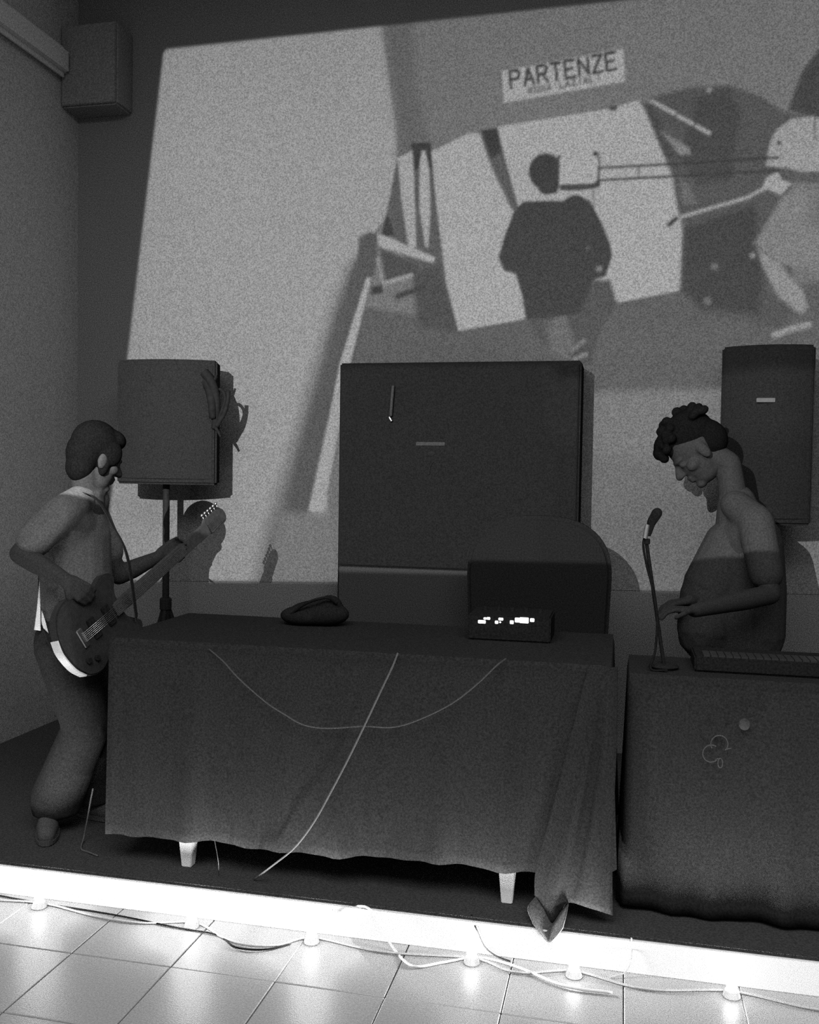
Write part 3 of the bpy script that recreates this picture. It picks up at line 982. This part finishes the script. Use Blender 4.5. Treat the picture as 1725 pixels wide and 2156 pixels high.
def hand_parts(bm, w, d, n, flip=1, curl=.9):
    d = d.normalized()
    n = (n - d * n.dot(d)).normalized()
    t = d.cross(n) * flip
    for i, (off, Lf) in enumerate(((.031, .070), (.010, .078), (-.011, .072), (-.031, .058))):
        b = w + d * (.088 - abs(off) * .25) + t * off
        cap_bm(bm, w + d * .012 + t * off * .6, .015, b, .0115)
        a1, a2 = curl * .7, curl * 1.7
        m1 = b + (d * math.cos(a1) + n * math.sin(a1)) * Lf * .52
        m2 = m1 + (d * math.cos(a2) + n * math.sin(a2)) * Lf * .5
        cap_bm(bm, b, .0100, m1, .0088)
        cap_bm(bm, m1, .0088, m2, .0074)
    b = w + d * .030 + t * .032
    m1 = b + (t * .65 + d * .7 + n * .25).normalized() * .042
    m2 = m1 + (d * .85 + n * .55 - t * .1).normalized() * .032
    cap_bm(bm, w + d * .012 + t * .01, .016, b, .0135)
    cap_bm(bm, b, .0125, m1, .0105)
    cap_bm(bm, m1, .0105, m2, .0085)


def limb(bm, pts):
    for (p, r), (q, r2) in zip(pts, pts[1:]):
        cap_bm(bm, p, r, q, r2)


def shoe(par, heel, toe, name='sneaker'):
    d = (toe - heel).normalized()
    heel, toe = Vector((heel.x, heel.y, STG)), Vector((toe.x, toe.y, STG))
    z = Vector((0, 0, 1))
    bm = bmesh.new()
    cap_bm(bm, heel + d * .045 + z * .045, .040, heel + d * .17 + z * .042, .042)
    cap_bm(bm, heel + d * .17 + z * .042, .042, toe - d * .045 + z * .034, .034)
    cap_bm(bm, heel + d * .05 + z * .05, .040, heel + d * .055 + z * .105, .040)
    cap_bm(bm, heel + d * .06 + z * .10, .038, heel + d * .15 + z * .06, .036)
    for v in bm.verts:
        if v.co.z < STG + .006: v.co.z = STG + .006
    o = blob(bm, name, SHOE, par, .006, 4)
    s = z.cross(d)
    poly_ = []
    for i in range(24):
        a = 2 * math.pi * i / 24
        c = heel.lerp(toe, .5)
        Lh = (toe - heel).length / 2
        q = c + d * math.cos(a) * Lh + s * math.sin(a) * (.046 + .006 * math.cos(a))
        poly_.append((q.x, q.y))
    finish(prism_bm(poly_, STG + .001, STG + .022), 'sole', RUBBER, o, bevel=.004)
    return o


# --- guitarist at the left, in profile facing right
G = thing('person', 'man in a pale t-shirt and black trousers playing guitar at the left', 'person', Vector((-2.2, 3.5, STG)))
gh = at(203, 962, 3.50)
gf = Vector((.48, .82, -.32))
gu = Vector((.18, .27, .94))
neck = at(186, 1040, 3.50)
shN, shF = at(132, 1082, 3.33), at(190, 1078, 3.68)
elN, wrN = at(42, 1166, 3.24), at(140, 1222, 3.235)
elF, wrF = at(250, 1212, 3.70), at(335, 1172, 3.84)
chest, belly, pelv = at(160, 1120, 3.50), at(162, 1230, 3.50), at(160, 1330, 3.50)
hipN, hipF = pelv + Vector((0, -.09, -.03)), pelv + Vector((.01, .09, -.03))
knN, knF = at(182, 1530, 3.40), at(190, 1535, 3.60)
anN, anF = at(110, 1700, 3.44), at(190, 1685, 3.62)
anN.z = STG + .09
anF.z = STG + .09
bm = bmesh.new()
P, E, ax = head_parts(bm, gh, gf, gu, 1.04)
limb(bm, [(P(-.03, 0, -.07), .055), (neck, .058)])
limb(bm, [(neck, .07), (chest, .115), (belly, .115), (pelv, .12)])
limb(bm, [(shN, .06), (chest + Vector((0, -.07, .02)), .09)])
limb(bm, [(shF, .06), (chest + Vector((0, .07, .02)), .09)])
limb(bm, [(shN, .052), (elN, .040), (elN.lerp(wrN, .35), .041), (wrN, .027)])
limb(bm, [(shF, .052), (elF, .040), (elF.lerp(wrF, .35), .041), (wrF, .027)])
limb(bm, [(hipN, .085), (knN, .056), (knN.lerp(anN, .35), .055), (anN, .036)])
limb(bm, [(hipF, .085), (knF, .056), (knF.lerp(anF, .35), .055), (anF, .036)])
hand_parts(bm, wrN, at(196, 1262, 3.29) - wrN, Vector((-.2, .9, -.3)), -1, .8)
hand_parts(bm, wrF, at(372, 1150, 3.90) - wrF, Vector((.6, -.6, .2)), 1, 1.0)
blob(bm, 'body', SKINL, G, .0055, 4)
bm = bmesh.new()
ell_bm(bm, P(-.022, 0, .048), (.100, .087, .096), ax)
ell_bm(bm, P(-.050, 0, .005), (.075, .082, .085), ax)
ell_bm(bm, P(.035, 0, .085), (.062, .070, .045), ax)
ell_bm(bm, P(-.052, 0, -.050), (.056, .066, .072), ax)
for q in (-1, 1):
    ell_bm(bm, P(.020, q * .062, .022), (.052, .026, .055), ax)
    ell_bm(bm, P(.012, q * .060, -.030), (.022, .022, .045), ax)
blob(bm, 'hair', HAIR, G, .006, 3)
bm = bmesh.new()
limb(bm, [(neck + Vector((-.01, 0, -.02)), .070), (chest, .138), (at(160, 1200, 3.5), .142), (belly + Vector((0, 0, -.04)), .148), (pelv + Vector((0, 0, .05)), .150)])
limb(bm, [(neck + Vector((0, -.05, -.02)), .06), (shN, .074), (shN.lerp(elN, .68), .070)])
limb(bm, [(neck + Vector((0, .05, -.02)), .06), (shF, .074), (shF.lerp(elF, .62), .068)])
limb(bm, [(shN, .07), (chest, .13)])
limb(bm, [(shF, .07), (chest, .13)])
blob(bm, 't_shirt', SHIRT, G, .008, 5)
bm = bmesh.new()
limb(bm, [(pelv + Vector((0, 0, .0)), .140), (pelv + Vector((0, 0, -.06)), .138)])
limb(bm, [(hipN, .118), (hipN.lerp(knN, .5), .105), (knN, .092), (knN.lerp(anN, .5), .098), (anN + Vector((.02, 0, .035)), .108)])
limb(bm, [(hipF, .118), (hipF.lerp(knF, .5), .105), (knF, .092), (knF.lerp(anF, .5), .098), (anF + Vector((.02, 0, .035)), .108)])
for v in bm.verts:
    if v.co.z < STG + .055: v.co.z = STG + .055
blob(bm, 'trousers', TROUS, G, .008, 5)
hl = atz(84, 1748, STG)
shoe(G, Vector((anN.x - .05, anN.y + .06, STG)), Vector((anN.x + .09, anN.y - .18, STG)))
shoe(G, Vector((anF.x - .07, anF.y, STG)), Vector((anF.x + .20, anF.y - .03, STG)))
# white undershirt tails at the back
wt = mat('white undershirt cotton', .85, .9, .1, .05, 100)
for q in ([(84, 1225), (85, 1225), (79, 1280), (85.5, 1280), (73, 1326), (86, 1328)],
          [(88, 1286), (89, 1286), (88.5, 1308), (96, 1308), (91, 1322), (103, 1334)]):
    Yq = 3.335
    sheet('shirt_tail', [[at(*q[0], Yq), at(*q[1], Yq)], [at(*q[2], Yq - .02), at(*q[3], Yq - .02)], [at(*q[4], Yq - .03), at(*q[5], Yq - .03)]], wt, G, .004)['label'] = 'white undershirt tail'

# --- guitar
gc = at(203, 1312, 3.36)
tip = at(466, 1080, 4.20)
n_ = (tip - gc).normalized()
fn = Vector((.80, -.58, .05))
fn = (fn - n_ * fn.dot(n_)).normalized()
sd = fn.cross(n_)
gt = thing('guitar', 'dark electric guitar with a highlight painted on its lower rim held by the man at the left', 'guitar', gc)
MG = Matrix(((n_.x, sd.x, fn.x, gc.x), (n_.y, sd.y, fn.y, gc.y), (n_.z, sd.z, fn.z, gc.z), (0, 0, 0, 1)))
out = [(-.215, .0), (-.20, .075), (-.155, .135), (-.09, .158), (-.03, .140), (.02, .118), (.07, .125), (.12, .142), (.165, .130), (.175, .10), (.15, .07), (.135, .035),
       (.135, -.035), (.14, -.06), (.165, -.085), (.19, -.115), (.175, -.142), (.12, -.145), (.06, -.120), (.01, -.115), (-.04, -.138), (-.10, -.158), (-.16, -.138), (-.20, -.078)]
cl = catmull([Vector((a, b, 0)) for a, b in out + out[:1]], 4)[:-1]
finish(prism_bm([(p.x, p.y) for p in cl], -.021, .021, mtx=MG), 'body', LACQUER, gt, bevel=.006, seg=2)
rim = [Vector((a * 1.012, b * 1.012, 0)) for a, b in [(-.206, .055), (-.216, .0), (-.203, -.075), (-.175, -.125)]]  # pale strip paints in the lamp highlight, only where it catches
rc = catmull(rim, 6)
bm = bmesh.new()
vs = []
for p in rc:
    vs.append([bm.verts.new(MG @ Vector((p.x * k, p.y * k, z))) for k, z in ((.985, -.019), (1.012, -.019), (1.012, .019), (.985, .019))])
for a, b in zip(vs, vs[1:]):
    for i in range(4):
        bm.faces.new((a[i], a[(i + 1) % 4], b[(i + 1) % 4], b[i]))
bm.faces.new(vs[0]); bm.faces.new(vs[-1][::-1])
finish(bm, 'rim', RIMGLINT, gt)['label'] = 'painted highlight on the rim of the lower bout'
Lh = (tip - gc).length
GB = lambda nm, lo, hi, mt_, par=gt, bv=.003: finish(prism_bm([(lo[0], lo[1]), (hi[0], lo[1]), (hi[0], hi[1]), (lo[0], hi[1])], lo[2], hi[2], mtx=MG), nm, mt_, par, bevel=bv)
GB('neck', (.10, -.024, .006), (Lh - .17, .024, .034), NECKW)
GB('fretboard', (.08, -.026, .034), (Lh - .17, .026, .040), NECKW, bv=.001)
hs = [(Lh - .175, -.024), (Lh - .14, -.040), (Lh - .02, -.030), (Lh, -.005), (Lh - .005, .022), (Lh - .04, .036), (Lh - .15, .040), (Lh - .175, .024)]
ho = finish(prism_bm(hs, .008, .026, mtx=MG), 'headstock', NECKW, gt, bevel=.004)
for k in range(6):
    a = Lh - .145 + k * .024
    bm = frustum_bm(bmesh.new(), MG @ Vector((a, .030, .016)), MG @ Vector((a, .052, .016)), .003, .003, 8)
    ell_bm(bm, MG @ Vector((a, .058, .016)), (.007, .007, .009), sub=2)
    finish(bm, 'tuning_peg', METAL, ho, smooth=True)
for k in range(2):
    GB('pickup', (-.06 + k * .09, -.042, .020), (-.02 + k * .09, .042, .031), BLACKBOX)
GB('bridge', (-.125, -.040, .020), (-.095, .040, .030), METAL)
for a, b in ((-.10, -.10), (-.14, -.085)):
    finish(frustum_bm(bmesh.new(), MG @ Vector((a, b, .020)), MG @ Vector((a, b, .036)), .012, .010, 14), 'knob', DARKMET, gt, bevel=.001)
for k in range(6):
    b = -.017 + k * .0068
    tube('string', [MG @ Vector((-.11, b, .034)), MG @ Vector((.25, b, .0455)), MG @ Vector((Lh - .06, b * .9, .032))], .0006, METAL, gt, n=5, sub=2)
# strap over the shoulder
sp = [MG @ Vector((.16, -.09, .03)), at(268, 1172, 3.34), at(238, 1108, 3.33), at(212, 1062, 3.34), at(186, 1040, 3.40), at(140, 1040, 3.52), at(100, 1120, 3.52), at(84, 1230, 3.45), at(98, 1330, 3.33), MG @ Vector((-.205, .0, -.02))]
C = catmull(sp, 8)
bm = bmesh.new()
ring = []
for i, p in enumerate(C):
    d = (C[min(i + 1, len(C) - 1)] - C[max(i - 1, 0)]).normalized()
    s_ = d.cross(Vector((.3, -1, .1))).normalized()
    w_ = d.cross(s_)
    ring.append([bm.verts.new(p + w_ * a + s_ * b) for a, b in ((-.018, -.0015), (.018, -.0015), (.018, .0015), (-.018, .0015))])
for a, b in zip(ring, ring[1:]):
    for i in range(4):
        bm.faces.new((a[i], a[(i + 1) % 4], b[(i + 1) % 4], b[i]))
bm.faces.new(ring[0]); bm.faces.new(ring[-1][::-1])
finish(bm, 'strap', mat('black strap webbing', .04, .8, .1), gt, smooth=False)

# --- man at the right, in profile facing left, looking down
R = thing('person', 'dark-haired man in black looking down beside the right loudspeaker', 'person', Vector((.49, 4.46, STG)))
rh = at(1466, 946, 4.46)
rf = Vector((-.70, -.06, -.71))
ru = Vector((-.71, 0, .70))
rneck = at(1545, 1052, 4.47)
rchest, rbelly, rpelv = at(1560, 1150, 4.47), at(1548, 1270, 4.47), at(1550, 1400, 4.48)
sN, sF = at(1592, 1100, 4.31), at(1560, 1090, 4.64)
eN, wN = at(1622, 1252, 4.21), at(1462, 1286, 3.86)
eF, wF = at(1555, 1250, 4.66), at(1450, 1300, 4.33)
wF.z = 1.06
hN2, hF2 = rpelv + Vector((0, -.09, -.03)), rpelv + Vector((0, .09, -.03))
kN, kF = Vector((hN2.x - .05, hN2.y - .0, STG + .50)), Vector((hF2.x - .02, hF2.y, STG + .50))
aN, aF = Vector((hN2.x + .02, hN2.y, STG + .09)), Vector((hF2.x + .05, hF2.y, STG + .09))
bm = bmesh.new()
P, E, ax = head_parts(bm, rh, rf, ru, 1.20)
limb(bm, [(P(-.03, 0, -.06), .056), (P(-.045, 0, -.12), .055), (rneck, .062)])
limb(bm, [(rneck, .07), (rchest, .12), (rbelly, .115), (rpelv, .125)])
limb(bm, [(sN, .06), (rchest + Vector((0, -.07, .02)), .09)])
limb(bm, [(sF, .06), (rchest + Vector((0, .07, .02)), .09)])
limb(bm, [(sN, .055), (eN, .042), (eN.lerp(wN, .35), .042), (wN, .027)])
limb(bm, [(sF, .055), (eF, .042), (eF.lerp(wF, .35), .042), (wF, .027)])
limb(bm, [(hN2, .09), (kN, .058), (kN.lerp(aN, .35), .056), (aN, .036)])
limb(bm, [(hF2, .09), (kF, .058), (kF.lerp(aF, .35), .056), (aF, .036)])
hand_parts(bm, wN, at(1392, 1280, 3.83) - wN, Vector((.1, 0, -1)), 1, .55)
hand_parts(bm, wF, Vector((-.9, -.3, -.15)), Vector((.1, 0, -1)), -1, .55)
blob(bm, 'body', SKIN, R, .0055, 4)
bm = bmesh.new()
ell_bm(bm, P(-.020, 0, .060), (.118, .094, .108), ax)
ell_bm(bm, P(-.062, 0, .000), (.080, .086, .092), ax)
ell_bm(bm, P(.055, 0, .092), (.072, .072, .050), ax)
ell_bm(bm, P(.098, .01, .080), (.038, .055, .036), ax)
ell_bm(bm, P(.108, -.02, .058), (.022, .03, .024), ax)
for k in range(26):
    a, b = random.uniform(-1.2, 1.2), random.uniform(0.1, 2.6)
    ell_bm(bm, P(-.02 + .108 * math.cos(b), .085 * math.sin(a), .06 + .098 * math.sin(b) * math.cos(a)), (.024, .022, .02), ax, sub=2)
blob(bm, 'hair', HAIR, R, .006, 2)
bm = bmesh.new()
limb(bm, [(rneck + Vector((.02, 0, -.01)), .078), (rchest + Vector((.02, 0, 0)), .150), (at(1558, 1220, 4.47), .150), (rbelly, .150), (rpelv + Vector((0, 0, .06)), .150)])
limb(bm, [(rneck + Vector((0, -.05, -.02)), .065), (sN, .078), (sN.lerp(eN, .72), .072)])
limb(bm, [(rneck + Vector((0, .05, -.02)), .065), (sF, .078), (sF.lerp(eF, .7), .070)])
limb(bm, [(rchest + Vector((-.02, 0, 0)), .14), (at(1498, 1245, 4.45), .135), (at(1492, 1330, 4.45), .14)])
limb(bm, [(rchest + Vector((.04, 0, .02)), .14), (at(1585, 1245, 4.49), .145), (at(1585, 1340, 4.49), .14)])
limb(bm, [(sN, .07), (rchest, .14)])
limb(bm, [(sF, .07), (rchest, .14)])
blob(bm, 't_shirt', BLACKT, R, .008, 5)
bm = bmesh.new()
limb(bm, [(rpelv, .140), (rpelv + Vector((0, 0, -.06)), .138)])
limb(bm, [(hN2, .115), (kN, .085), (aN + Vector((0, 0, .03)), .075)])
limb(bm, [(hF2, .115), (kF, .085), (aF + Vector((0, 0, .03)), .075)])
blob(bm, 'trousers', TROUS, R, .008, 5)
shoe(R, aN + Vector((.07, 0, 0)), aN + Vector((-.20, -.02, 0)))
shoe(R, aF + Vector((.07, 0, 0)), aF + Vector((-.20, .02, 0)))
